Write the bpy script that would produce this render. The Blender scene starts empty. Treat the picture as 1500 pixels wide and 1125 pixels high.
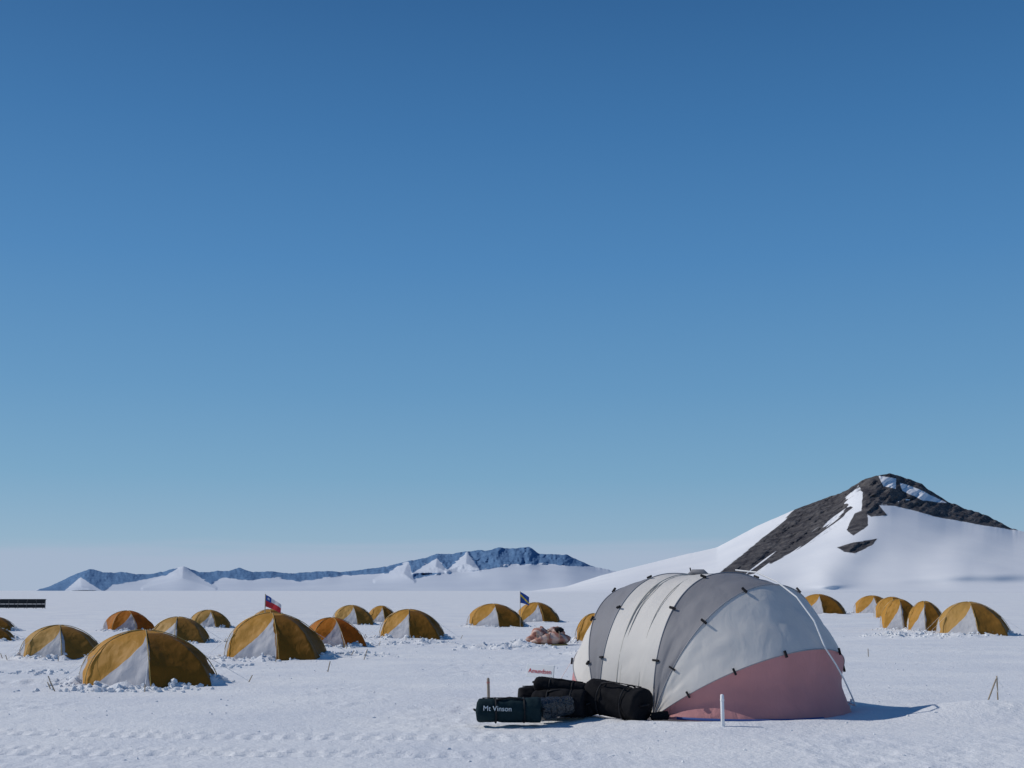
import bpy, math, random
import numpy as np
from mathutils import Vector, Matrix
import bmesh
random.seed(7); rng=np.random.RandomState(11)
scn=bpy.context.scene
COL=scn.collection
# ------------------------------------------------------------------ camera maths
F=1800.0; CAMH=2.0; P=math.atan(302.5/F); cp,sp=math.cos(P),math.sin(P)
def ray(u,v):
    x=(u-750)/F; y=(562.5-v)/F
    return np.array([x, cp-y*sp, sp+y*cp])
def gnd(u,v):
    d=ray(u,v); k=-CAMH/d[2]; return d[0]*k, d[1]*k
def at(u,v,Y):
    d=ray(u,v); k=Y/d[1]; return d[0]*k, Y, CAMH+d[2]*k
# ------------------------------------------------------------------ numpy noise
_perm=rng.permutation(4096); _val=rng.rand(4096)
def _h(i,j): return _val[_perm[(i+_perm[j&4095])&4095]]
def vnoise(x,y):
    x=np.asarray(x,float); y=np.asarray(y,float)
    i=np.floor(x).astype(np.int64); j=np.floor(y).astype(np.int64); fx=x-i; fy=y-j
    fx=fx*fx*fx*(fx*(fx*6-15)+10); fy=fy*fy*fy*(fy*(fy*6-15)+10)
    a=_h(i,j);b=_h(i+1,j);c=_h(i,j+1);d=_h(i+1,j+1)
    return (a*(1-fx)+b*fx)*(1-fy)+(c*(1-fx)+d*fx)*fy-.5
def fbm(x,y,o=4):
    s=0;a=1.
    for k in range(o):
        s=s+a*vnoise(x*2**k+17.3*k,y*2**k+5.1*k); a*=.5
    return s
def sstep(a,b,x):
    t=np.clip((x-a)/(b-a),0,1); return t*t*(3-2*t)
def pits(x,y,cell,rad):
    i=np.floor(x/cell).astype(np.int64); j=np.floor(y/cell).astype(np.int64)
    out=np.zeros_like(x)
    for di in(-1,0,1):
        for dj in(-1,0,1):
            ii=i+di;jj=j+dj
            px=(ii+.15+.7*_h(ii+91,jj))*cell; py=(jj+.15+.7*_h(ii,jj+77))*cell
            w=_h(ii+300,jj+13)
            r=np.sqrt((x-px)**2+((y-py)*.75)**2)/(rad*(.7+.6*w))
            out+=np.where(w>.35,-np.exp(-r**3*1.2)+.45*np.exp(-((r-1.35)/.35)**2),0)
    return out
# ------------------------------------------------------------------ tents list (left,right,base,top)
TENTS=[(120,315,1008,922),(33,147,965,915),(155,223,925,894),(218,307,942,903),(278,337,920,893),
(327,478,967,897),(364,430,925,892),(445,535,950,904),(487,548,915,886),(538,583,913,887),(553,652,937,892),
(685,768,918,884),(757,820,911,882),(843,905,945,898),(1130,1180,893,871),(1168,1238,900,870),
(1252,1312,899,872),(1282,1340,905,874),(1292,1352,923,877),(1330,1388,926,880),(1376,1478,933,881),
(-38,22,925,903),(-60,18,939,914)]
TP=[]
for (l,r,b,t) in TENTS:
    cx=(l+r)/2
    x0,y0=gnd(cx,b)
    w=(r-l)/F*y0*.986
    Y=y0+w*.40
    X=at(cx,b,Y)[0]
    w=(r-l)/F*Y*.986
    H=at(cx,t,Y)[2]
    TP.append((X,Y,w,H))
DC2=np.array([3.75,21.4]); DR=1.93; DL=1.25; al=math.radians(39)
DN=np.array([-math.cos(al),-math.sin(al)]); DA=np.array([math.sin(al),-math.cos(al)]); DC1=DC2-DL*DA
# ------------------------------------------------------------------ ground
def hfun(x,y):
    x=np.asarray(x,float); y=np.asarray(y,float)
    d=np.sqrt(x*x+y*y)
    near=1-sstep(70,260,d)
    h=.10*fbm(x/11,y/9,3)*near
    sa=fbm((x*.9+y*.25)/1.9,(y-.2*x)/.75,4)
    tr=sstep(-.10,.22,fbm(x/5+40,y/7+3,3))
    h=h+.020*sa*near
    h=h+near*tr*(.020*fbm(x/.22,y/.22,3)+.013*pits(x,y,.6,.14))
    h=h+near*.006*fbm(x/.13+9,y/.13,2)
    for off in(0,.45,1.9,2.35):
        q=(y-15.6-off)+.16*x-.4*np.sin(x/5.)
        g=np.exp(-(q/.14)**2); msk=1-sstep(-1.5,3.0,x)
        h=h-.026*g*msk*(1+.7*np.sin(x*22+3*vnoise(x*2,y*2)))+.016*np.exp(-((np.abs(q)-.24)/.08)**2)*msk
    for (X,Y,w,H) in TP:
        R=w*.5
        r=np.sqrt((x-X)**2+((y-Y)/.9)**2)/R
        n=.6+1.3*vnoise(x/.4+X,y/.4)+.8*vnoise(x/.13,y/.13)
        h=h+.15*np.clip(n,0,2)*np.exp(-((r-1.02)/.15)**2)
    r=np.sqrt((x-3.4)**2+(y-21.8)**2)
    h=h+.05*np.exp(-((r-2.7)/.35)**2)
    h=h+.24*np.exp(-(((x-7.6)/1.5)**2+((y-20.3)/.9)**2))
    h=h-.06*np.exp(-((np.sqrt((x-3.4)**2+(y-21.8)**2))/2.0)**4)
    for (u,v,sx,sy,a) in[(745,952,1.5,1.0,.25),(615,945,1.6,.8,.18),(1310,934,1.6,.8,.22),(1400,936,1.6,.8,.18),(520,962,1.2,.8,.14),(60,1000,1.4,.8,.09),(880,960,1.2,.8,.15),(985,975,1,1,.05)]:
        X,Y=gnd(u,v)
        h=h+a*(.7+1.2*vnoise(x/.25,y/.25))*np.exp(-(((x-X)/sx)**2+((y-Y)/sy)**2))
    return h
def hz(x,y): return float(hfun(np.array([x]),np.array([y]))[0])

def mk_mat(name,col=(.8,.8,.8),rough=.7,spec=.3,bump=0,bscale=20,var=0,vscale=5):
    m=bpy.data.materials.new(name); m.use_nodes=True; nt=m.node_tree; b=nt.nodes['Principled BSDF']
    b.inputs['Base Color'].default_value=(*col,1); b.inputs['Roughness'].default_value=rough
    b.inputs['Specular IOR Level'].default_value=spec
    tc=nt.nodes.new('ShaderNodeTexCoord')
    if bump:
        n=nt.nodes.new('ShaderNodeTexNoise'); n.inputs['Scale'].default_value=bscale; n.inputs['Detail'].default_value=4
        nt.links.new(tc.outputs['Object'],n.inputs['Vector'])
        bp=nt.nodes.new('ShaderNodeBump'); bp.inputs['Distance'].default_value=bump; bp.inputs['Strength'].default_value=1
        nt.links.new(n.outputs['Fac'],bp.inputs['Height']); nt.links.new(bp.outputs[0],b.inputs['Normal'])
    if var:
        n2=nt.nodes.new('ShaderNodeTexNoise'); n2.inputs['Scale'].default_value=vscale; n2.inputs['Detail'].default_value=5
        nt.links.new(tc.outputs['Object'],n2.inputs['Vector'])
        mx=nt.nodes.new('ShaderNodeMix'); mx.data_type='RGBA'
        mx.inputs[6].default_value=(*[c*(1-var) for c in col],1); mx.inputs[7].default_value=(*[min(1,c*(1+var)) for c in col],1)
        nt.links.new(n2.outputs['Fac'],mx.inputs[0]); nt.links.new(mx.outputs[2],b.inputs['Base Color'])
    return m
def grid_mesh(name,V,nr,nc,attrs=None,smooth=True,wrap=False,parent=None):
    V=np.asarray(V,float).reshape(-1,3)
    i=np.arange(nr-1)[:,None]; j=np.arange(nc if wrap else nc-1)[None,:]
    j2=(j+1)%nc
    a=i*nc+j; b=i*nc+j2; c=(i+1)*nc+j2; d=(i+1)*nc+j
    Fc=np.stack([a+0*d,b,c,d],-1).reshape(-1,4)
    me=bpy.data.meshes.new(name)
    me.vertices.add(len(V)); me.vertices.foreach_set('co',V.ravel())
    me.loops.add(Fc.size); me.loops.foreach_set('vertex_index',Fc.ravel().astype(np.int32))
    me.polygons.add(len(Fc)); me.polygons.foreach_set('loop_start',np.arange(0,Fc.size,4,dtype=np.int32))
    me.polygons.foreach_set('loop_total',np.full(len(Fc),4,np.int32))
    me.update(calc_edges=True); me.validate()
    if smooth: me.polygons.foreach_set('use_smooth',np.ones(len(me.polygons),bool))
    for k,vv in (attrs or {}).items():
        at_=me.attributes.new(k,'FLOAT','POINT'); at_.data.foreach_set('value',np.asarray(vv,np.float32).ravel())
    o=bpy.data.objects.new(name,me); COL.objects.link(o)
    if parent: o.parent=parent
    return o
def py_mesh(name,V,Fs,mat,parent=None,smooth=False):
    me=bpy.data.meshes.new(name); me.from_pydata([tuple(v) for v in V],[],Fs); me.update()
    if smooth:
        for p in me.polygons: p.use_smooth=True
    me.materials.append(mat); o=bpy.data.objects.new(name,me); COL.objects.link(o)
    if parent: o.parent=parent
    return o
def tube_data(pts,r,n=6,V=None,Fs=None):
    if V is None: V=[];Fs=[]
    pts=[Vector(p) for p in pts]; base=len(V)
    for k,p in enumerate(pts):
        t=(pts[min(k+1,len(pts)-1)]-pts[max(k-1,0)]).normalized()
        a=t.cross(Vector((0,0,1)))
        if a.length<.1: a=t.cross(Vector((1,0,0)))
        a.normalize(); b=t.cross(a)
        rr=r[k] if hasattr(r,'__len__') else r
        for q in range(n):
            an=2*math.pi*q/n; V.append(p+a*math.cos(an)*rr+b*math.sin(an)*rr)
    for k in range(len(pts)-1):
        for q in range(n):
            Fs.append((base+k*n+q,base+k*n+(q+1)%n,base+(k+1)*n+(q+1)%n,base+(k+1)*n+q))
    Fs.append(tuple(base+q for q in range(n))[::-1]); Fs.append(tuple(base+(len(pts)-1)*n+q for q in range(n)))
    return V,Fs
def box_data(c,sx,sy,sz,M=None,V=None,Fs=None):
    if V is None: V=[];Fs=[]
    b=len(V); M=M or Matrix.Identity(3)
    for dx in(-.5,.5):
        for dy in(-.5,.5):
            for dz in(-.5,.5): V.append(Vector(c)+M@Vector((dx*sx,dy*sy,dz*sz)))
    for f in[(0,1,3,2),(4,6,7,5),(0,4,5,1),(2,3,7,6),(0,2,6,4),(1,5,7,3)]: Fs.append(tuple(b+i for i in f))
    return V,Fs
def empty(name,loc=(0,0,0)):
    e=bpy.data.objects.new(name,None); e.empty_display_size=.1; COL.objects.link(e); e.location=loc; return e

def snow_mat():
    m=bpy.data.materials.new('snow'); m.use_nodes=True; nt=m.node_tree; N=nt.nodes; L=nt.links; b=N['Principled BSDF']
    b.inputs['Roughness'].default_value=.75; b.inputs['Specular IOR Level'].default_value=.15
    g=N.new('ShaderNodeNewGeometry')
    n1=N.new('ShaderNodeTexNoise'); n1.inputs['Scale'].default_value=.35; n1.inputs['Detail'].default_value=8; n1.inputs['Roughness'].default_value=.65
    L.new(g.outputs['Position'],n1.inputs['Vector'])
    cr=N.new('ShaderNodeValToRGB'); cr.color_ramp.elements[0].position=.35; cr.color_ramp.elements[0].color=(.69,.71,.75,1)
    cr.color_ramp.elements[1].position=.65; cr.color_ramp.elements[1].color=(.80,.805,.81,1)
    L.new(n1.outputs['Fac'],cr.inputs[0]); L.new(cr.outputs[0],b.inputs['Base Color'])
    prev=None
    for sc,dist in((3.5,.032),(14,.016),(55,.006)):
        n=N.new('ShaderNodeTexNoise'); n.inputs['Scale'].default_value=sc; n.inputs['Detail'].default_value=5; n.inputs['Roughness'].default_value=.6
        L.new(g.outputs['Position'],n.inputs['Vector'])
        bp=N.new('ShaderNodeBump'); bp.inputs['Strength'].default_value=.8; bp.inputs['Distance'].default_value=dist
        L.new(n.outputs['Fac'],bp.inputs['Height'])
        if prev: L.new(prev.outputs[0],bp.inputs['Normal'])
        prev=bp
    L.new(prev.outputs[0],b.inputs['Normal'])
    return m
M_SNOW=snow_mat()
th=np.radians(np.concatenate([np.arange(-180,-30,5),np.arange(-30,30,.125),np.arange(30,180,5)]))
rad=[.01,1,2,4,7,10,12.]
while rad[-1]<95: rad.append(rad[-1]*1.0042)
while rad[-1]<26000: rad.append(rad[-1]*1.035)
rad=np.array(rad)
RR,TH=np.meshgrid(rad,th,indexing='ij')
GX=RR*np.sin(TH); GY=RR*np.cos(TH); GZ=hfun(GX,GY)
g=grid_mesh('snow_ground',np.stack([GX,GY,GZ],-1),len(rad),len(th),wrap=True)
g.data.update()
if g.data.polygons[len(g.data.polygons)//2].normal.z<0: g.data.flip_normals()
g.data.materials.append(M_SNOW)

# ------------------------------------------------------------------ mountains
def poly_sdf(px,py,poly):
    poly=np.array(poly,float); d=np.full(px.shape,1e9); ins=np.zeros(px.shape,bool); n=len(poly)
    for i in range(n):
        a=poly[i];b=poly[(i+1)%n]; e=b-a; wx=px-a[0]; wy=py-a[1]
        t=np.clip((wx*e[0]+wy*e[1])/(e@e+1e-9),0,1)
        d=np.minimum(d,np.hypot(wx-e[0]*t,wy-e[1]*t))
        c=((a[1]>py)!=(b[1]>py))
        with np.errstate(divide='ignore',invalid='ignore'):
            xi=(b[0]-a[0])*(py-a[1])/(b[1]-a[1]+1e-12)+a[0]
        ins^=(c&(px<xi))
    return np.where(ins,d,-d)
def seg_dist(px,py,pl):
    d=np.full(px.shape,1e9)
    for a,b in zip(pl[:-1],pl[1:]):
        a=np.array(a,float);b=np.array(b,float);e=b-a
        t=np.clip(((px-a[0])*e[0]+(py-a[1])*e[1])/(e@e),0,1)
        d=np.minimum(d,np.hypot(px-a[0]-e[0]*t,py-a[1]-e[1]*t))
    return d
def mountain_mat(name,rockA,rockB,snowA,snowB,nscale,amp,stretch,bump):
    m=bpy.data.materials.new(name); m.use_nodes=True; nt=m.node_tree; N=nt.nodes; L=nt.links; b=N['Principled BSDF']
    b.inputs['Roughness'].default_value=.9; b.inputs['Specular IOR Level'].default_value=.05
    g=N.new('ShaderNodeNewGeometry')
    mp=N.new('ShaderNodeMapping'); mp.vector_type='TEXTURE'
    mp.inputs['Rotation'].default_value=stretch[0]; mp.inputs['Scale'].default_value=stretch[1]
    L.new(g.outputs['Position'],mp.inputs[0])
    n=N.new('ShaderNodeTexNoise'); n.inputs['Scale'].default_value=nscale; n.inputs['Detail'].default_value=8; n.inputs['Roughness'].default_value=.65
    L.new(mp.outputs[0],n.inputs['Vector'])
    a=N.new('ShaderNodeAttribute'); a.attribute_name='rock'
    s=N.new('ShaderNodeMath'); s.operation='MULTIPLY_ADD'; s.inputs[1].default_value=amp; L.new(n.outputs['Fac'],s.inputs[0]); 
    sub=N.new('ShaderNodeMath'); sub.operation='ADD'; sub.inputs[1].default_value=-amp*.5
    L.new(a.outputs['Fac'],sub.inputs[0]); L.new(sub.outputs[0],s.inputs[2])
    mr=N.new('ShaderNodeMapRange'); mr.inputs['From Min'].default_value=-.5; mr.inputs['From Max'].default_value=.5; L.new(s.outputs[0],mr.inputs[0])
    n2=N.new('ShaderNodeTexNoise'); n2.inputs['Scale'].default_value=nscale*1.7; n2.inputs['Detail'].default_value=8; n2.inputs['Roughness'].default_value=.65; L.new(mp.outputs[0],n2.inputs['Vector'])
    c1=N.new('ShaderNodeValToRGB'); c1.color_ramp.elements[0].position=.38;c1.color_ramp.elements[1].position=.62
    c1.color_ramp.elements[0].color=(*rockA,1); c1.color_ramp.elements[1].color=(*rockB,1); L.new(n2.outputs['Fac'],c1.inputs[0])
    n3=N.new('ShaderNodeTexNoise'); n3.inputs['Scale'].default_value=nscale*.25; n3.inputs['Detail'].default_value=6; L.new(g.outputs['Position'],n3.inputs['Vector'])
    c2=N.new('ShaderNodeValToRGB'); c2.color_ramp.elements[0].position=.3;c2.color_ramp.elements[1].position=.7
    c2.color_ramp.elements[0].color=(*snowA,1); c2.color_ramp.elements[1].color=(*snowB,1); L.new(n3.outputs['Fac'],c2.inputs[0])
    mx=N.new('ShaderNodeMix'); mx.data_type='RGBA'; L.new(mr.outputs[0],mx.inputs[0]); L.new(c2.outputs[0],mx.inputs[6]); L.new(c1.outputs[0],mx.inputs[7])
    L.new(mx.outputs[2],b.inputs['Base Color'])
    bp=N.new('ShaderNodeBump'); bp.inputs['Distance'].default_value=bump; L.new(n2.outputs['Fac'],bp.inputs['Height']); L.new(mr.outputs[0],bp.inputs['Strength'])
    L.new(bp.outputs[0],b.inputs['Normal'])
    return m
def gsm(a,s):
    k=np.arange(-int(3*s),int(3*s)+1); g_=np.exp(-(k/s)**2/2); g_/=g_.sum()
    return np.convolve(np.pad(a,len(k)//2,mode='edge'),g_,mode='valid')
def build_mountain(name,crest,u0,u1,du,nt_,D0,D1,rockf,depthf,foot,mat,gexp=1.0,crest_noise=1.0,sm=30,csm=3,pw=3):
    us=np.arange(u0,u1+du,du); ts=np.concatenate([np.linspace(0,1,nt_),1+np.linspace(.05,1,12)])
    c0=np.interp(us,[c[0] for c in crest],[c[1] for c in crest])
    cs=gsm(c0,sm/du); c0=gsm(c0,csm/du)
    nz=-crest_noise*fbm(us/8.,us*0+3.3,4)
    if name=='mountain':   # snow crests are smooth, only the rocky crest is broken
        nz=nz*(.12+.88*sstep(1165,1245,us)*(1-sstep(1480,1500,us)))
    T,U=np.meshgrid(ts,us,indexing='ij')
    Tf=np.clip(T,0,1)
    blend=Tf**pw
    C=cs[None,:]*(1-blend)+c0[None,:]*blend
    Vv=foot+(C-foot)*Tf+nz[None,:]*Tf**12
    Dp=D0+(D1-D0)*Tf**gexp
    Dp=Dp+depthf(U,Vv,Tf)
    x=(U-750)/F; y=(562.5-Vv)/F
    dy=cp-y*sp; dz=sp+y*cp
    X=x/dy*Dp; Z=CAMH+dz/dy*Dp; Y=Dp.copy()
    back=np.clip(T-1,0,1)
    sc=1+back*(D1-D0)*.8/D1
    X=X*sc; Y=Y*sc; Z=np.where(T>1,Z*(1-back*1.05)-.5*back,Z)
    Z[0,:]=np.minimum(Z[0,:],-2.)
    R=rockf(U,Vv)
    o=grid_mesh(name,np.stack([X,Y,Z],-1),len(ts),len(us),attrs={'rock':R})
    o.data.materials.append(mat); return o
crestN=[(770,866.5),(830,859),(880,843),(940,828),(1000,813),(1050,802),(1080,786),(1110,770),(1140,757),(1165,746),(1200,733),(1240,718),(1262,704),(1285,696),(1305,693),(1325,699),(1345,706),(1385,733),(1410,744),(1440,752),(1465,765),(1485,775),(1500,779),(1560,792),(1700,822),(1900,850),(2050,866)]
PA=[(1264,701),(1240,714),(1200,729),(1168,741),(1148,762),(1112,792),(1082,817),(1050,842),(1072,849),(1105,840),(1140,820),(1185,796),(1215,777),(1240,758),(1250,744),(1240,737),(1246,728),(1262,722),(1272,742),(1292,722)]
PB=[(1255,706),(1285,688),(1305,685),(1325,692),(1345,698),(1385,726),(1410,736),(1440,744),(1465,758),(1492,777),(1470,774),(1430,768),(1400,762),(1370,757),(1340,748),(1310,741),(1288,740),(1300,755),(1276,757),(1262,748),(1264,722)]
PC1=[(1252,752),(1270,745),(1272,770),(1250,785),(1240,776)]
PC2=[(1226,802),(1250,795),(1285,789),(1277,799),(1252,811),(1236,808)]
S1=[(1287,697),(1313,701),(1312,716),(1294,712)]
S2=[(1317,706),(1345,716),(1388,737),(1352,733),(1322,719)]
def rockN(U,V):
    sA=poly_sdf(U,V,PA)
    q=(U-1160)*.60+(V-790)*.80
    al_=(U-1160)*-.80+(V-790)*.60
    st=vnoise(q/4.2,al_/60.)*2+vnoise(q/2.2+9,al_/34.)*1.3
    low=sstep(-24,24,q)*1.0+.14
    rA=np.minimum(sA,5)-np.clip(st-.05,0,2)*13*low
    rA=np.where(sA>0,rA,sA)
    rB=poly_sdf(U,V,PB)
    stB=vnoise(U/9.,V/3.5)*2+vnoise(U/4.,V/2.)
    rB2=np.where(rB>0,np.minimum(rB,4)-np.clip(stB-.75,0,2)*9,rB)
    r=np.maximum(rA,rB2); r=np.maximum(r,np.maximum(poly_sdf(U,V,PC1),poly_sdf(U,V,PC2)))
    for s in(S1,S2): r=np.minimum(r,-poly_sdf(U,V,s))
    return np.clip(r,-8,8)
ridge=[(1285,700),(1264,725),(1268,745),(1255,770),(1240,800),(1215,840)]
ridge2=[(1165,745),(1110,790),(1050,842)]
def depthN(U,V,T):
    d=-60*np.exp(-(seg_dist(U,V,ridge)/38.)**2)-22*np.exp(-(seg_dist(U,V,ridge2)/18.)**2)
    rk=np.clip((np.maximum(poly_sdf(U,V,PA),np.maximum(poly_sdf(U,V,PB),poly_sdf(U,V,PC2)))+2)/8,0,1)
    q=(U-1160)*.60+(V-790)*.80
    al_=(U-1160)*-.80+(V-790)*.60
    d=d+rk*(28*fbm(q/10,al_/40,4)+9*fbm(U/6,V/4,3))
    d=d+26*fbm(U/110,V/60,2)*(1-rk)
    # invented steep bank, shaped to put shade along the foot of the right-hand slope
    bk=sstep(1275,1420,U); wd=6+12*bk
    lo=857+1.5*vnoise(U/50,U*0)
    wv=sstep(0,1,(lo-V)/wd)*(1-sstep(0,1,(lo-wd-V)/70))
    d=d-(22+46*bk)*bk*wv
    return d*sstep(0,.08,T)
M_MTN=mountain_mat('mountain_rock_snow',(.045,.043,.050),(.125,.118,.118),(.72,.74,.78),(.80,.81,.83),.035,4.0,((0,math.radians(-38),0),(2.2,1,.8)),6)
build_mountain('mountain',crestN,770,2050,1.3,190,1350,2100,rockN,depthN,867.5,M_MTN,1.0,2.4,csm=1.5)
crestF=[(20,876),(45,871),(70,860),(100,846),(122,837),(135,833),(150,838),(165,839),(185,838),(200,841),(215,841),(240,837),(268,829),(292,838),(335,836),(350,832),(372,838),(400,837),(430,840),(480,836),(500,838),(540,833),(560,831),(575,827),(600,822),(620,818),(640,811),(655,812),(690,807),(715,806),(730,802),(755,804),(775,800),(790,812),(830,812),(850,822),(872,830),(905,838),(930,833),(950,842),(1000,848),(1100,858)]
crestF=[(a,b if b<866 else 866) for a,b in crestF]
FA=[(40,872),(70,856),(100,842),(135,828),(160,834),(240,832),(300,833),(350,826),(430,834),(540,829),(600,816),(690,800),(775,795),(795,807),(835,808),(875,830),(835,829),(800,826),(745,829),(700,836),(655,838),(600,850),(575,840),(520,842),(470,848),(440,852),(400,846),(370,851),(325,846),(310,856),(290,846),(240,843),(205,850),(165,857),(150,868),(120,868),(85,871)]
CONES=[[(118,846),(86,873),(152,868)],[(268,829),(210,862),(315,862)],[(598,823),(550,851),(606,851)],[(640,818),(606,839),(656,838)],[(684,810),(655,836),(702,834)]]
def rockF(U,V):
    r=poly_sdf(U,V,FA)+1.2*fbm(U/5,V/4,3)
    for c in CONES: r=np.minimum(r,-poly_sdf(U,V,c)*1.2+.9*fbm(U/4+7,V/3,3)-.6)
    r=np.where((U>560)&(U<860),r-2.8*np.clip(vnoise(U/9,V/2.5)*3-.2,0,2),r)
    r=np.where((U>290)&(U<560),r-1.8*np.clip(vnoise(U/12,V/3)*3-.3,0,2),r)
    return np.clip(r,-6,6)
def depthF(U,V,T):
    d=np.zeros_like(U)
    for c in CONES:
        s=np.clip(poly_sdf(U,V,c)+4,0,20)
        d-=s*38
    rk=np.clip((poly_sdf(U,V,FA)+1)/3,0,1)
    for c in CONES: rk=rk*np.clip(-poly_sdf(U,V,c)/3,.15,1)
    d+=rk*(400*fbm(U/14,V/14,4))
    d+=260*fbm(U/60,V/30,2)
    return d*sstep(0,.1,T)
M_FAR=mountain_mat('far_range_hazed_rock_snow',(.085,.17,.315),(.125,.225,.38),(.53,.58,.67),(.61,.655,.725),.004,1.6,((0,0,0),(1,1,1)),8)  # aerial haze painted into the blue rock and pale snow colours
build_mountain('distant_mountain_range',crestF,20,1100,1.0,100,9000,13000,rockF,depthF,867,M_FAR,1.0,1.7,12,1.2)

# ------------------------------------------------------------------ fabrics
def fabric(name,col,transl=.3,var=.06,wr=.012,wscale=6,rough=.6):
    m=bpy.data.materials.new(name); m.use_nodes=True; nt=m.node_tree; N=nt.nodes; L=nt.links; b=N['Principled BSDF']
    b.inputs['Roughness'].default_value=rough; b.inputs['Specular IOR Level'].default_value=.2
    tc=N.new('ShaderNodeTexCoord')
    n=N.new('ShaderNodeTexNoise'); n.inputs['Scale'].default_value=wscale*.5; n.inputs['Detail'].default_value=6; L.new(tc.outputs['Object'],n.inputs['Vector'])
    mx=N.new('ShaderNodeMix'); mx.data_type='RGBA'; mx.inputs[6].default_value=(*[c*(1-var*1.6) for c in col],1); mx.inputs[7].default_value=(*[c*(1+var) for c in col],1)
    L.new(n.outputs['Fac'],mx.inputs[0]); L.new(mx.outputs[2],b.inputs['Base Color'])
    mp=N.new('ShaderNodeMapping'); mp.inputs['Scale'].default_value=(1,1,.35); mp.inputs['Rotation'].default_value=(.4,.3,.2); L.new(tc.outputs['Object'],mp.inputs[0])
    n2=N.new('ShaderNodeTexNoise'); n2.inputs['Scale'].default_value=wscale; n2.inputs['Detail'].default_value=3; n2.inputs['Distortion'].default_value=.6; L.new(mp.outputs[0],n2.inputs['Vector'])
    bp=N.new('ShaderNodeBump'); bp.inputs['Distance'].default_value=wr; L.new(n2.outputs['Fac'],bp.inputs['Height']); L.new(bp.outputs[0],b.inputs['Normal'])
    tr=N.new('ShaderNodeBsdfTranslucent'); L.new(mx.outputs[2],tr.inputs['Color'])
    ms=N.new('ShaderNodeMixShader'); ms.inputs[0].default_value=transl
    L.new(b.outputs[0],ms.inputs[1]); L.new(tr.outputs[0],ms.inputs[2]); L.new(ms.outputs[0],N['Material Output'].inputs['Surface'])
    return m
M_DW=fabric('dome_white_fabric',(.79,.765,.725),.25,wr=.02,wscale=3)
M_DG=fabric('dome_grey_fabric',(.25,.25,.27),.15,wr=.02,wscale=3)
M_DP=fabric('dome_pink_fabric',(.70,.335,.335),.32,var=.1,wr=.035,wscale=4)
M_BLK=mk_mat('black_webbing',(.015,.015,.018),.7,.2)
M_POLE=mk_mat('pole_sleeve',(.30,.30,.32),.5)
M_ROPE=mk_mat('white_rope',(.85,.84,.82),.8)
def tent_fabric(name,yel,och,whi,transl):
    m=fabric(name,(1,1,1),transl,wr=.03,wscale=4); nt=m.node_tree;N=nt.nodes;L=nt.links
    mx0=[n for n in N if n.type=='MIX'][0]
    mx0.inputs[6].default_value=(.78,.78,.78,1); mx0.inputs[7].default_value=(1,1,1,1)
    def thr(att):
        a=N.new('ShaderNodeAttribute'); a.attribute_name=att
        r=N.new('ShaderNodeMapRange'); r.inputs['From Min'].default_value=-.008; r.inputs['From Max'].default_value=.008; L.new(a.outputs['Fac'],r.inputs[0]); return r
    w=thr('white_sd'); o=thr('vest_sd'); s=thr('seam_sd')
    a=N.new('ShaderNodeMix');a.data_type='RGBA';a.inputs[6].default_value=(*yel,1);a.inputs[7].default_value=(*whi,1);L.new(w.outputs[0],a.inputs[0])
    b=N.new('ShaderNodeMix');b.data_type='RGBA';b.inputs[7].default_value=(*och,1);L.new(a.outputs[2],b.inputs[6]);L.new(o.outputs[0],b.inputs[0])
    d=N.new('ShaderNodeMix');d.data_type='RGBA';d.blend_type='MULTIPLY';d.inputs[7].default_value=(.35,.32,.28,1);L.new(b.outputs[2],d.inputs[6]);L.new(s.outputs[0],d.inputs[0])
    c=N.new('ShaderNodeMix');c.data_type='RGBA';c.blend_type='MULTIPLY';c.inputs[0].default_value=1;L.new(d.outputs[2],c.inputs[6]);L.new(mx0.outputs[2],c.inputs[7])
    L.new(c.outputs[2],N['Principled BSDF'].inputs['Base Color'])
    for n in N:
        if n.type=='BSDF_TRANSLUCENT': L.new(c.outputs[2],n.inputs['Color'])
    return m
M_T=[tent_fabric('tent_fabric_yellow',(.60,.30,.050),(.26,.115,.012),(.56,.575,.63),.22),
     tent_fabric('tent_fabric_faded',(.56,.32,.085),(.31,.150,.025),(.56,.57,.61),.22),
     tent_fabric('tent_fabric_orange',(.62,.22,.022),(.46,.13,.01),(.52,.52,.58),.4)]
M_TP=mk_mat('tent_pole_yellow',(.45,.30,.09),.4)
M_STK=mk_mat('stake_bamboo',(.35,.28,.2),.6)

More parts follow.
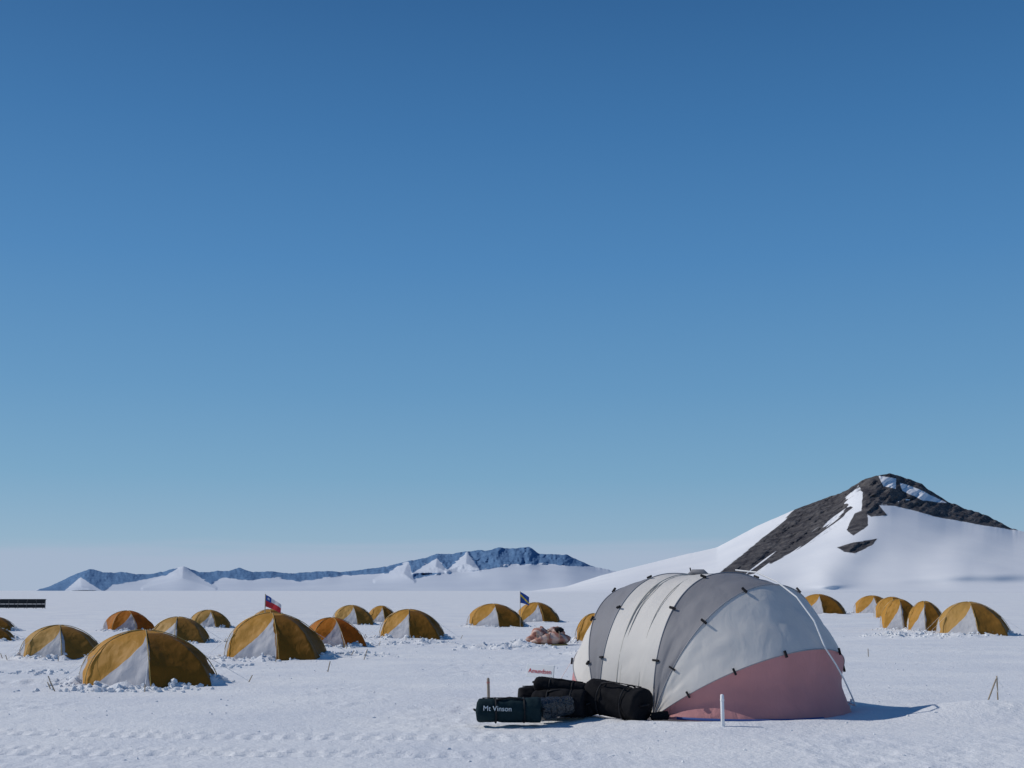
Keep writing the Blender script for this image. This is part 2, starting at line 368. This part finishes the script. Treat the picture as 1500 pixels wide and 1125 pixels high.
# ------------------------------------------------------------------ small tents
def small_tent(X,Y,w,H,yaw,mat,seed,near):
    rs=np.random.RandomState(seed)
    root=empty('camping_tent',(X,Y,-.02))
    root.rotation_euler=(0,0,yaw)
    ridges=np.radians(np.array([-150,-106,-44,0,44,106,150])+rs.uniform(-5,5,7))
    ridges=np.concatenate([ridges,[ridges[0]+2*math.pi]])
    rb=np.array([1.05,1.0,1.0,1.14,1.0,1.0,1.05,1.05])
    R=w*.5*1.02
    nT,nP=168,40
    tt=np.linspace(ridges[0],ridges[-1],nT,endpoint=False)
    ps=np.linspace(0,1,nP)
    apx=-.12
    def ridge_pt(th_,rbv,p):
        f=max(0,math.cos(th_))
        k=1.98-.24*f**2
        psi=p*math.pi/2
        c,s=np.cos(psi),np.sin(psi)
        rr=(c**k+s**k)**(-1/k)
        ex=1.05 if math.cos(th_)>0 else 1.0
        return np.stack([math.cos(th_)*c*rr*R*rbv*ex+apx*R*s,math.sin(th_)*c*rr*R*rbv*.92,H*s*rr],-1)
    V=np.zeros((nP,nT,3)); WS=np.zeros((nP,nT)); VS=np.zeros((nP,nT)); SS=np.full((nP,nT),-1.)
    for j,t in enumerate(tt):
        k=np.searchsorted(ridges,t,side='right')-1; k=min(k,6)
        f=(t-ridges[k])/(ridges[k+1]-ridges[k])
        A=ridge_pt(ridges[k],rb[k],ps); B=ridge_pt(ridges[k+1],rb[k+1],ps)
        chord=A*(1-f)+B*f
        rbv=rb[k]*(1-f)+rb[k+1]*f
        arc=ridge_pt(t,rbv,ps)
        Pn=chord*.88+arc*.12
        sag=.075*math.sin(math.pi*f)*np.sin(np.pi*np.clip(ps*1.3,0,1))
        Pn[:,:2]*=(1-sag)[:,None]
        V[:,j]=Pn
        td=math.degrees((t+math.pi)%(2*math.pi)-math.pi); a=abs(td)
        zn=Pn[:,2]/H
        e1=44+60*(1-zn/.92)
        w1=np.minimum(a-44,e1-a)
        e2=156-(34)*(1-zn/.66)
        w2=np.minimum(a-e2,156-a)
        WS[:,j]=np.maximum(np.where(zn<.92,w1,-20),np.where(zn<.66,w2,-20))/40
        VS[:,j]=np.minimum((44-a)/40,(.955-zn)*2)
        SS[:,j]=np.where(zn<.82,.03-abs(td-8)/40,-1)
    V[...,2]+=.012*fbm(V[...,0]*3+seed,V[...,1]*3,3)*(V[...,2]>.05)
    V[...,0]+=.06*fbm(V[...,2]*3+seed,V[...,1]*3,4)
    V[...,1]+=.06*fbm(V[...,2]*3+seed+8,V[...,0]*3,4)
    V[0,:,2]-=.12
    o=grid_mesh('fly',V,nP,nT,attrs={'white_sd':WS,'vest_sd':VS,'seam_sd':SS},wrap=True,parent=root)
    o.data.materials.append(mat)
    PV=[];PF=[]
    for k in(0,1,2,4,5,6):
        pts=ridge_pt(ridges[k],rb[k]*1.008,np.linspace(0,.97,16))
        pts[:,2]+=.012
        tube_data(pts,.011,5,PV,PF)
    py_mesh('poles',PV,PF,M_TP,root)
    if near:
        GV=[];GF=[];SV=[];SF=[]
        for k in(0,1,2,4,5,6):
            pt=ridge_pt(ridges[k],rb[k],np.array([.42]))[0]
            d=np.array([math.cos(ridges[k]),math.sin(ridges[k])]); e=d*(R*1.42)
            wx=X+e[0]*math.cos(yaw)-e[1]*math.sin(yaw); wy=Y+e[0]*math.sin(yaw)+e[1]*math.cos(yaw)
            zz=hz(wx,wy)+.05
            tube_data([pt,(e[0],e[1],zz)],.004,4,GV,GF)
            tube_data([(e[0]*.985,e[1]*.985,zz-.12),(e[0]*1.04,e[1]*1.04,zz+.12)],.012,5,SV,SF)
        py_mesh('guy_lines',GV,GF,M_ROPE,root); py_mesh('stakes',SV,SF,M_STK,root)
    return root
for i,(X,Y,w,H) in enumerate(TP):
    mi=2 if i in(2,7) else (1 if i in(1,3,4,20,8) else 0)
    yaw=math.radians(-46+[0,4,15,-6,10,-2,5,14,10,4,-2,6,8,0,10,4,5,0,4,-5,0,0,0][i]+random.uniform(-3,3))-math.atan2(X,Y)
    small_tent(X,Y,w,H,yaw,M_T[mi],100+i,Y<60)

# ------------------------------------------------------------------ large dome tent
big=empty('large_dome_tent',(0,0,0))
DH=2.30
PH=[0,27,62,90]
def dome_pt(side,phi,s):
    a=math.cos(math.radians(phi))*np.sin(s); z=math.sin(math.radians(phi))*np.sin(s); n=np.cos(s)
    rho=np.sqrt(n*n+a*a); k=2.28
    rr=(rho**k+z**k)**(-1/k)
    n=n*rr;a=a*rr;z=z*rr
    C=DC2 if side else DC1; sg=1 if side else -1
    x=C[0]+DR*(n*DN[0]+sg*a*DA[0]); y=C[1]+DR*(n*DN[1]+sg*a*DA[1])
    return np.stack([x,y,DH*z+0*x],-1)
ns=110; S=np.linspace(0,math.pi,ns)
def dome_panel(h0,h1,mat,name,nw=20,sag=.015,chord=.6):
    ws=np.linspace(0,1,nw); V=np.zeros((nw,ns,3))
    A=dome_pt(h0[0],h0[1],S);B=dome_pt(h1[0],h1[1],S)
    for i,wv in enumerate(ws):
        ch=A*(1-wv)+B*wv
        if h0[0]==h1[0]:
            arc=dome_pt(h0[0],h0[1]*(1-wv)+h1[1]*wv,S); q=ch*chord+arc*(1-chord)
        else: q=ch
        cen=np.array([(DC1[0]+DC2[0])/2,(DC1[1]+DC2[1])/2,.4])
        d=cen-q; d/=np.linalg.norm(d,axis=1)[:,None]
        amp=sag*math.sin(math.pi*wv)*np.sin(S)**.6
        clip=np.cos(S*7.2)*.014*math.sin(math.pi*min(wv,1-wv)*2)
        wrk=.022*fbm(S*6+h0[1],S*0+wv*3.0+h0[0]*5,4)*math.sin(math.pi*wv)
        q=q+d*(amp+wrk+clip)[:,None]
        V[i]=q
    o=grid_mesh(name,V,nw,ns,parent=big); o.data.materials.append(mat); return o
dome_panel((0,0),(0,PH[1]),M_DP,'pink_skirt_back'); dome_panel((0,PH[1]),(0,PH[2]),M_DW,'white_panel_back'); dome_panel((0,PH[2]),(0,90),M_DG,'grey_panel_back')
dome_panel((0,90),(1,90),M_DW,'centre_panel',sag=.03)
dome_panel((1,90),(1,PH[2]),M_DG,'grey_panel_front'); dome_panel((1,PH[2]),(1,PH[1]),M_DW,'white_panel_front'); dome_panel((1,PH[1]),(1,0),M_DP,'pink_skirt_front',sag=.12,chord=.95)
PV=[];PF=[];CV=[];CF=[]
cen=Vector((3.4,21.9,.3))
for (sd,ph) in[(0,PH[1]),(0,PH[2]),(0,90),(1,90),(1,PH[2]),(1,PH[1])]:
    pts=dome_pt(sd,ph,S)
    out=[Vector(p)+(Vector(p)-cen).normalized()*.006 for p in pts]
    tube_data(out,.009,6,PV,PF)
    for sv in np.radians([22,45,70,110,140,162]):
        p=Vector(dome_pt(sd,ph,np.array([sv]))[0]); p2=Vector(dome_pt(sd,ph,np.array([sv+.02]))[0])
        no=(p-cen).normalized(); t=(p2-p).normalized(); b=no.cross(t).normalized()
        M=Matrix((b,t,no)).transposed()
        box_data(p+no*.035,.11,.03,.035,M,CV,CF)
py_mesh('pole_seams',PV,PF,M_POLE,big,True); py_mesh('pole_clips',CV,CF,M_BLK,big)
ZV=[];ZF=[]
A=dome_pt(0,90,S);B=dome_pt(1,90,S)
for wv,r in((.30,.014),(.36,.008),(.72,.007)):
    q=A*(1-wv)+B*wv
    pts=[Vector(p)-(Vector(p)-cen).normalized()*(.03*math.sin(math.pi*wv)-.010) for p in q[:64]]
    tube_data(pts,r,6,ZV,ZF)
py_mesh('door_zip_flaps',ZV,ZF,fabric('zip_flap_fabric',(.55,.53,.48),.1),big,True)
vt=(A[55]*.6+B[55]*.4)
VV=[];VF=[]
tv=Vector(vt)
tube_data([tv+Vector((-.16,.12,-.03)),tv+Vector((-.10,.02,.02)),tv+Vector((.08,-.05,.02)),tv+Vector((.16,-.1,-.03))],[.03,.05,.05,.02],8,VV,VF)
py_mesh('roof_vent_hood',VV,VF,M_DG,big,True)
VV=[];VF=[]
tube_data([tv+Vector((-.12,.05,.0)),tv+Vector((-.14,.05,.10))],.012,6,VV,VF)
py_mesh('vent_prop',VV,VF,M_BLK,big)
gx,gy=gnd(1243,1039)
def dp(sd,ph,s,off):
    p=Vector(dome_pt(sd,ph,np.array([s]))[0]); return p+(p-cen).normalized()*off
path=[dp(1,ph,s,o_) for ph,s,o_ in [(88,1.60,.05),(75,1.60,.06),(PH[2],1.60,.06),(50,1.60,.09),(38,1.62,.09),(PH[1],1.64,.06),(21,1.74,.05),(15,1.85,.05),(9,1.99,.05),(4,2.14,.07)]]+[Vector((gx,gy,.12))]
GV,GF=tube_data(path,.014,6)
tube_data([Vector((gx,gy,-.1)),Vector((gx+.06,gy,.17))],.022,8,GV,GF)
l=dp(0,PH[1],.9,.01); tube_data([l,Vector((l.x-.55,l.y-.35,.03))],.006,5,GV,GF)
py_mesh('guy_line',GV,GF,M_ROPE,big)
GV=[];GF=[]
pts=[Vector((*(DC2+(DR+.02)*(math.cos(s)*DN+math.sin(s)*DA)),.03)) for s in np.linspace(.25,1.5,20)]
tube_data(pts,.022,6,GV,GF); py_mesh('groundsheet_edge',GV,GF,mk_mat('blue_tarp',(.04,.09,.28),.5),big,True)

# ------------------------------------------------------------------ duffel bags
def bag_mat(name,col): 
    return mk_mat(name,col,.85,.12,bump=.03,bscale=6,var=.3,vscale=9)
M_BAGK=bag_mat('black_duffel_nylon',(.010,.010,.012)); M_BAGT=bag_mat('dark_teal_duffel_nylon',(.010,.024,.030))
M_PLAST=mk_mat('dark_plastic_wrap',(.03,.03,.032),.22,.7,bump=.06,bscale=14)
def duffel(X,Y,z,Ln,R,yaw,pitch,mat,seed,flat=.85,straps=True,expo=2.6):
    root=empty('duffel_bag',(X,Y,z)); root.rotation_euler=(0,pitch,yaw)
    xs_=np.concatenate([[-1,-1,-.998,-.98,-.94],np.linspace(-.88,.88,38),[.94,.98,.998,1,1]])
    rs_=np.concatenate([[0,.50,.78,.90,.965],np.ones(38),[.965,.90,.78,.50,0]])
    nl,nc=len(xs_),44; V=np.zeros((nl,nc,3)); an=np.linspace(0,2*math.pi,nc,endpoint=False)
    ca,sa_=np.cos(an),np.sin(an); rr=(np.abs(ca)**expo+np.abs(sa_)**expo)**(-1/expo)
    for i in range(nl):
        t=xs_[i]; x=Ln/2*t; r=R*rs_[i]*(1-.06*math.cos(2.2*t+seed))
        wv=1+.20*fbm(ca*1.3+seed*3.1,sa_*1.3+x*3,3)+.07*fbm(ca*4+seed,sa_*4+x*9,3)
        wv=wv*(1-.06*np.exp(-((abs(x)-.22*Ln)/.03)**2))
        V[i,:,0]=x+.03*ca*abs(t)**6; V[i,:,1]=ca*rr*r*wv*1.06; V[i,:,2]=np.maximum(sa_*rr*r*wv*flat,-R*flat*.92)
    o=grid_mesh('body',V,nl,nc,wrap=True,parent=root); o.data.materials.append(mat)
    if straps:
        SV=[];SF=[]
        for xs in(-.22*Ln,.22*Ln):
            pts=[(xs,math.cos(a)*R*1.08*(abs(math.cos(a))**expo+abs(math.sin(a))**expo)**(-1/expo),max(math.sin(a)*R*flat*1.02*(abs(math.cos(a))**expo+abs(math.sin(a))**expo)**(-1/expo),-R*flat*.9)) for a in np.linspace(0,2*math.pi,25)]
            tube_data(pts,.014,6,SV,SF)
        tube_data([(-.22*Ln,-R*.6,R*flat*.92),(-.12*Ln,-R*.62,R*flat*1.02),(0,-R*.5,R*flat*1.10),(.12*Ln,-R*.58,R*flat*1.03),(.22*Ln,-R*.6,R*flat*.9)],.015,6,SV,SF)
        tube_data([(Ln/2+.0,-.1,0),(Ln/2+.05,-.05,.02),(Ln/2+.05,.05,.02),(Ln/2,.1,0)],.014,6,SV,SF)
        tube_data([(-Ln/2+.0,-.1,0),(-Ln/2-.05,-.05,.02),(-Ln/2-.05,.05,.02),(-Ln/2,.1,0)],.014,6,SV,SF)
        tube_data([(xx,0.02,R*flat*1.03) for xx in np.linspace(-.42*Ln,.42*Ln,12)],.008,5,SV,SF)
        py_mesh('straps',SV,SF,M_BLK,root,True)
    return root
M_WTXT=mk_mat('white_lettering',(.7,.72,.72),.7); M_RTXT=mk_mat('red_lettering',(.6,.04,.03),.6)
def text(name,body,size,mat,parent,loc,rot,extr=.002):
    cu=bpy.data.curves.new(name,'FONT'); cu.body=body; cu.size=size; cu.extrude=extr; cu.align_x='CENTER'; cu.align_y='CENTER'
    cu.materials.append(mat); o=bpy.data.objects.new(name,cu); COL.objects.link(o); o.parent=parent; o.location=loc; o.rotation_euler=rot; return o
x,y=gnd(746,1062); b1=duffel(x,y+.22,.19,.98,.20,math.radians(5),0,M_BAGT,1,.92)
text('lettering','Mt Vinson',.105,M_WTXT,b1,(-.20,-.245,.05),(math.radians(80),math.radians(2),0),.010)
x,y=gnd(822,1054); duffel(x,y+.25,.22,.85,.22,math.radians(-12),0,M_BAGK,2,.95)
x,y=gnd(800,1052); duffel(x,y+.75,.24,.9,.21,math.radians(15),0,M_BAGK,3,.95)
x,y=gnd(822,1054); duffel(x+.02,y+.40,.47,.82,.14,math.radians(-8),.12,M_BAGK,4,.8)
x,y=gnd(815,1056); duffel(x-.02,y+.10,.20,.62,.16,math.radians(30),-.1,M_PLAST,5,1.0,False)
x,y=gnd(905,1056); duffel(x+.02,y+.33,.275,1.0,.26,math.radians(-38),.10,M_BAGK,6,1.03,True,2.1)
x,y=gnd(968,1056); duffel(x,y+.12,.06,.3,.07,math.radians(20),0,M_BAGK,8,.9,False)
x,y=gnd(862,1052); duffel(x,y+.3,.19,.6,.19,math.radians(70),0,M_BAGK,9,.95)

# ------------------------------------------------------------------ sign
M_WP=mk_mat('white_paint',(.84,.84,.84),.5,var=.04,vscale=8); M_WOOD=mk_mat('weathered_wood',(.30,.25,.2),.7,var=.2,vscale=14)
sY=21.6; sx,_,sz=at(787,983,sY)
sign=empty('name_sign',(sx,sY,0)); sign.rotation_euler=(math.radians(-6),math.radians(2),math.radians(-30))
V,Fs=box_data((0,0,sz),.54,.02,.22); o=py_mesh('board',V,Fs,M_WP,sign); bv=o.modifiers.new('b','BEVEL'); bv.width=.005
V,Fs=box_data((.06,.03,(sz+.08)/2-.1),.045,.03,sz+.2); py_mesh('post',V,Fs,M_WOOD,sign)
text('sign_text','Amundsen',.105,M_RTXT,sign,(0,-.014,sz-.005),(math.radians(90),0,0),.001)

def stake(u,v0,v1,w,mat,name='marker_stake',lean=0,tip=None):
    x,y=gnd(u,v0); _,_,zt=at(u,v1,y); r=empty(name,(x,y,0)); r.rotation_euler=(0,lean,0)
    n=8; V,Fs=tube_data([(0,0,-.15),(0,0,zt*.5),(0,0,zt-.02),(0,0,zt)],[w,w,w,w*.7],n); py_mesh('post',V,Fs,mat,r,True)
    V,Fs=tube_data([(0,0,zt*.80),(0,0,zt*.86)],w*1.12,n); py_mesh('band',V,Fs,tip or M_RTXT,r)
    return r
M_PINKB=mk_mat('faded_red_tape',(.45,.18,.16),.6)
stake(1059,1066,1017,.028,M_WP,tip=M_ROPE); stake(716,1032,993,.026,M_WOOD,lean=-.03,tip=M_PINKB)
def bamboo(u,v0,v1,lean):
    x,y=gnd(u,v0); _,_,zt=at(u,v1,y); r=empty('bamboo_pole',(x,y,0)); r.rotation_euler=(0,lean,0)
    V,Fs=tube_data([(0,0,-.1)]+[(0,0,zt*k/8) for k in range(1,9)],[.014,.012,.014,.012,.014,.012,.014,.012,.011],7); py_mesh('cane',V,Fs,M_STK,r,True)
    V,Fs=tube_data([(0,0,zt),(.03,-.02,zt*.8),(0.09,-.03,zt*.62)],.004,4); py_mesh('cord',V,Fs,M_ROPE,r)
    return r
bamboo(1443,1038,990,.42); bamboo(1462,1034,990,.02); bamboo(80,1012,994,-.5); bamboo(1200,960,945,.1); bamboo(480,985,968,.2); bamboo(533,967,950,.3)
bamboo(1272,962,950,.0)
# ------------------------------------------------------------------ flags
def flag(u,vt,Y,w,h,cols,droop,name='flag'):
    x,_,zt=at(u,vt,Y); r=empty(name,(x,Y,0))
    V,Fs=tube_data([(0,0,-.2),(0,0,zt)],.018,6); py_mesh('pole',V,Fs,M_STK,r)
    nx,nz=40,28; V=[];Fs=[];mats=[]
    for i in range(nx):
        for j in range(nz):
            a=i/(nx-1);b=j/(nz-1)
            V.append((a*w,.07*math.sin(a*9+b*2)*a**.5,zt-.03-b*h*(1-.25*a)-droop*a**1.2))
    me=bpy.data.meshes.new('cloth'); 
    for i in range(nx-1):
        for j in range(nz-1):
            Fs.append((i*nz+j,(i+1)*nz+j,(i+1)*nz+j+1,i*nz+j+1)); mats.append(cols[1](i/(nx-1),j/(nz-1)))
    me.from_pydata(V,[],Fs)
    for c in cols[0]: me.materials.append(c)
    for p,mm in zip(me.polygons,mats): p.material_index=mm; p.use_smooth=True
    o=bpy.data.objects.new('cloth',me); COL.objects.link(o); o.parent=r
fr=fabric('flag_red',(.5,.04,.05),.3); fw=fabric('flag_white',(.65,.65,.68),.3); fb=fabric('flag_blue',(.03,.08,.30),.3); fy=fabric('flag_yellow',(.7,.5,.05),.3)
def redflag(a,b):
    if b<.46 and a<.36:
        return 1 if math.hypot((a-.18)/.07,(b-.23)/.10)<1 else 2
    return 1 if b<.40 else 0
flag(389,870,45,.58,.42,([fr,fw,fb],redflag),.36)
flag(762,866,70,.5,.62,([fb,fy],lambda a,b:1 if (abs(b-.25-.5*a)<.10) else 0),.3)
# ------------------------------------------------------------------ solar array (left)
sa=empty('solar_panel_array',(0,0,0)); M_SOL=mk_mat('solar_glass',(.008,.009,.012),.5,.3); M_FR=mk_mat('aluminium_frame',(.10,.10,.11),.4)
yb=gnd(30,891.5)[1]; zt=at(30,878,yb)[2]; xr=at(66,885,yb)[0]
V=[];Fs=[];FV=[];FF=[]
for k in range(12):
    xc=xr-.5-k*1.02
    for (z0,z1) in((.08,zt*.5-.02),(zt*.5+.02,zt)):
        box_data((xc,yb,(z0+z1)/2),.96,.05,z1-z0,None,V,Fs)
    box_data((xc+.51,yb+.05,zt/2),.05,.06,zt+.04,None,FV,FF)
    tube_data([(xc,yb+.06,zt*.9),(xc,yb+.7,0)],.03,5,FV,FF)
box_data((xr-6,yb+.05,zt+.02),12.3,.06,.04,None,FV,FF)
py_mesh('panels',V,Fs,M_SOL,sa); py_mesh('frames',FV,FF,M_FR,sa)
# ------------------------------------------------------------------ cargo bundle on sled
x,y=gnd(803,948); cb=empty('cargo_bundle',(x,y+.4,0))
m=mk_mat('striped_cover',(.6,.4,.35),.8); nt=m.node_tree
wv=nt.nodes.new('ShaderNodeTexWave'); wv.inputs['Scale'].default_value=1.3; wv.inputs['Distortion'].default_value=7; wv.inputs['Detail'].default_value=3; wv.bands_direction='DIAGONAL'
tc=nt.nodes.new('ShaderNodeTexCoord'); nt.links.new(tc.outputs['Object'],wv.inputs['Vector'])
cr=nt.nodes.new('ShaderNodeValToRGB'); cr.color_ramp.elements[0].position=.30; cr.color_ramp.elements[1].position=.8
cr.color_ramp.elements[0].color=(.38,.17,.13,1); cr.color_ramp.elements[1].color=(.58,.42,.36,1)
nt.links.new(wv.outputs['Fac'],cr.inputs[0]); nt.links.new(cr.outputs[0],nt.nodes['Principled BSDF'].inputs['Base Color'])
def lump(name,c,rx,ry,rz,mat,seed,parent,amp=.25):
    na,nb=32,20; V=np.zeros((nb,na,3))
    a=np.linspace(0,2*math.pi,na,endpoint=False)
    for i in range(nb):
        b=math.pi*i/(nb-1)-math.pi/2
        w=1+amp*fbm(np.cos(a)*1.7+seed,np.sin(a)*1.7+b*1.5,3)
        V[i]=np.stack([c[0]+rx*math.cos(b)*np.cos(a)*w,c[1]+ry*math.cos(b)*np.sin(a)*w,np.maximum(c[2]+rz*math.sin(b)*w,-.02)],-1)
    o=grid_mesh(name,V,nb,na,wrap=True,parent=parent); o.data.materials.append(mat); return o
lump('cover_low',(0,0,.26),.72,.45,.27,m,3,cb,.5); lump('cover_top_left',(-.28,0,.46),.30,.3,.2,m,5,cb,.6); lump('cover_top_right',(.36,.05,.46),.30,.28,.22,m,8,cb,.6)
lump('dark_bag',(.40,-.18,.60),.17,.15,.10,M_BAGK,9,cb,.4)
V=[];Fs=[]
for xs in(-.4,0,.4):
    tube_data([(xs,math.cos(a)*.5,max(.24+math.sin(a)*.40,0)) for a in np.linspace(0,math.pi,14)],.012,5,V,Fs)
py_mesh('tie_ropes',V,Fs,M_STK,cb)
V=[];Fs=[]
for ys in(-.42,.42): tube_data([(-.85,ys,.18),(-.75,ys,.08),(-.5,ys,.05),(.7,ys,.05)],.03,6,V,Fs)
box_data((0,0,.08),1.4,.86,.04,None,V,Fs); py_mesh('sled',V,Fs,M_TP,cb)

# ------------------------------------------------------------------ snow clods
bm=bmesh.new(); bmesh.ops.create_icosphere(bm,subdivisions=1,radius=1)
IV=np.array([v.co[:] for v in bm.verts]); IF=np.array([[v.index for v in f.verts] for f in bm.faces]); bm.free()
pos=[]
for (X,Y,w,H) in TP:
    cnt=30 if Y>75 else 150
    for _ in range(cnt):
        a=random.uniform(0,2*math.pi); r=w*.5*(1.0+abs(random.gauss(0,.17))); pos.append((X+r*math.cos(a),Y+r*.9*math.sin(a),random.uniform(.02,.09)))
for (u,v,sx,sy,n) in[(745,952,1.3,.9,150),(615,945,1.5,.7,110),(1310,934,1.5,.6,120),(1400,936,1.5,.6,80),(520,962,1,.7,60),(880,960,1,.7,60),(300,975,1.6,.6,80),(60,985,1.4,.8,40),(170,1012,1.6,.25,90)]:
    X,Y=gnd(u,v)
    for _ in range(n): pos.append((X+random.gauss(0,sx*.6),Y+random.gauss(0,sy*.6),random.uniform(.02,.11)*random.uniform(.5,1)))
for _ in range(600):
    X=random.uniform(-9,12);Y=random.uniform(14,48)
    if math.hypot(X-3.4,Y-21.9)<2.7: continue
    pos.append((X,Y,random.uniform(.008,.028)))
pos=np.array(pos); hzv=hfun(pos[:,0],pos[:,1])
AV=[];AF=[]
for k,(X,Y,s) in enumerate(pos):
    q=IV*(1+rng.uniform(-.3,.3,(len(IV),1)))*np.array([1,.8,.65])*s*rng.uniform(.7,1.3,3)
    a=rng.uniform(0,6.28); c,s_=math.cos(a),math.sin(a)
    q=np.stack([q[:,0]*c-q[:,1]*s_,q[:,0]*s_+q[:,1]*c,q[:,2]],-1)+np.array([X,Y,hzv[k]+s*.2])
    AF.append(IF+len(IV)*k); AV.append(q)
AV=np.concatenate(AV);AF=np.concatenate(AF)
me=bpy.data.meshes.new('snow_clods'); me.from_pydata(AV.tolist(),[],AF.tolist()); me.materials.append(M_SNOW)
o=bpy.data.objects.new('snow_clods',me); COL.objects.link(o)

# ------------------------------------------------------------------ light, sky
EL=math.radians(39); AZ=math.radians(-80)
ts=Vector((math.sin(AZ)*math.cos(EL),math.cos(AZ)*math.cos(EL),math.sin(EL)))
sl=bpy.data.lights.new('sun','SUN'); sl.energy=2.85; sl.angle=math.radians(.5); sl.color=(1,.95,.88)
so=bpy.data.objects.new('sun',sl); COL.objects.link(so); so.rotation_euler=(-ts).to_track_quat('-Z','Y').to_euler(); so.location=(-20,10,30)
w=bpy.data.worlds.new('World'); scn.world=w; w.use_nodes=True; nt=w.node_tree; N=nt.nodes; L=nt.links
bg=N['Background']; ST=.1; bg.inputs[1].default_value=ST
sk=N.new('ShaderNodeTexSky'); sk.sky_type='NISHITA'; sk.sun_disc=False; sk.sun_elevation=EL; sk.sun_rotation=AZ%(2*math.pi)
sk.altitude=1500; sk.air_density=1.0; sk.dust_density=.3; sk.ozone_density=2.5
tc=N.new('ShaderNodeTexCoord'); sep=N.new('ShaderNodeSeparateXYZ'); L.new(tc.outputs['Generated'],sep.inputs[0])
def lin(c): return tuple(((v/255+.055)/1.055)**2.4 if v>10 else v/3294 for v in c)
ramp=N.new('ShaderNodeValToRGB'); L.new(sep.outputs['Z'],ramp.inputs[0])
stops=[(0,(152,176,200)),(.040,(138,171,198)),(.09,(116,162,195)),(.16,(97,149,191)),(.26,(75,132,184)),(.36,(58,115,169)),(.46,(43,96,149)),(1.0,(24,62,112))]
el=ramp.color_ramp.elements
while len(el)<len(stops): el.new(.5)
for e,(p_,c_) in zip(el,stops): e.position=p_; e.color=(*[v*2.0 for v in lin(c_)],1)
sc_=N.new('ShaderNodeMix'); sc_.data_type='RGBA'; sc_.blend_type='MULTIPLY'; sc_.inputs[0].default_value=1; sc_.inputs[7].default_value=(5,5,5,1); sc_.clamp_result=False
L.new(ramp.outputs[0],sc_.inputs[6])
mxs=N.new('ShaderNodeMix'); mxs.data_type='RGBA'; mxs.inputs[0].default_value=.88; L.new(sk.outputs[0],mxs.inputs[6]); L.new(sc_.outputs[2],mxs.inputs[7])
mp=N.new('ShaderNodeMapping'); mp.inputs['Scale'].default_value=(5,5,90); L.new(tc.outputs['Generated'],mp.inputs[0])
nz=N.new('ShaderNodeTexNoise'); nz.inputs['Scale'].default_value=1.0; nz.inputs['Detail'].default_value=6; L.new(mp.outputs[0],nz.inputs['Vector'])
ad=N.new('ShaderNodeMath'); ad.operation='MULTIPLY_ADD'; ad.inputs[1].default_value=-.022; L.new(nz.outputs['Fac'],ad.inputs[0]); L.new(sep.outputs['Z'],ad.inputs[2])
mr=N.new('ShaderNodeMapRange'); mr.interpolation_type='SMOOTHSTEP'; mr.inputs['From Min'].default_value=.014; mr.inputs['From Max'].default_value=.031; mr.inputs['To Min'].default_value=.85; mr.inputs['To Max'].default_value=0
L.new(ad.outputs[0],mr.inputs[0])
hc=lin((166,181,203))
mx=N.new('ShaderNodeMix'); mx.data_type='RGBA'; L.new(mxs.outputs[2],mx.inputs[6]); mx.inputs[7].default_value=(hc[0]/ST,hc[1]/ST,hc[2]/ST,1); L.new(mr.outputs[0],mx.inputs[0])
L.new(mx.outputs[2],bg.inputs[0])
scn.view_settings.view_transform='Standard'; scn.view_settings.look='None'; scn.view_settings.exposure=0; scn.view_settings.gamma=1
cam=bpy.data.cameras.new('camera'); co=bpy.data.objects.new('camera',cam); COL.objects.link(co)
cam.sensor_width=36; cam.lens=36*F/1500; cam.clip_end=60000; cam.clip_start=.1
co.location=(0,0,CAMH); co.rotation_euler=(math.pi/2+P,0,0); scn.camera=co
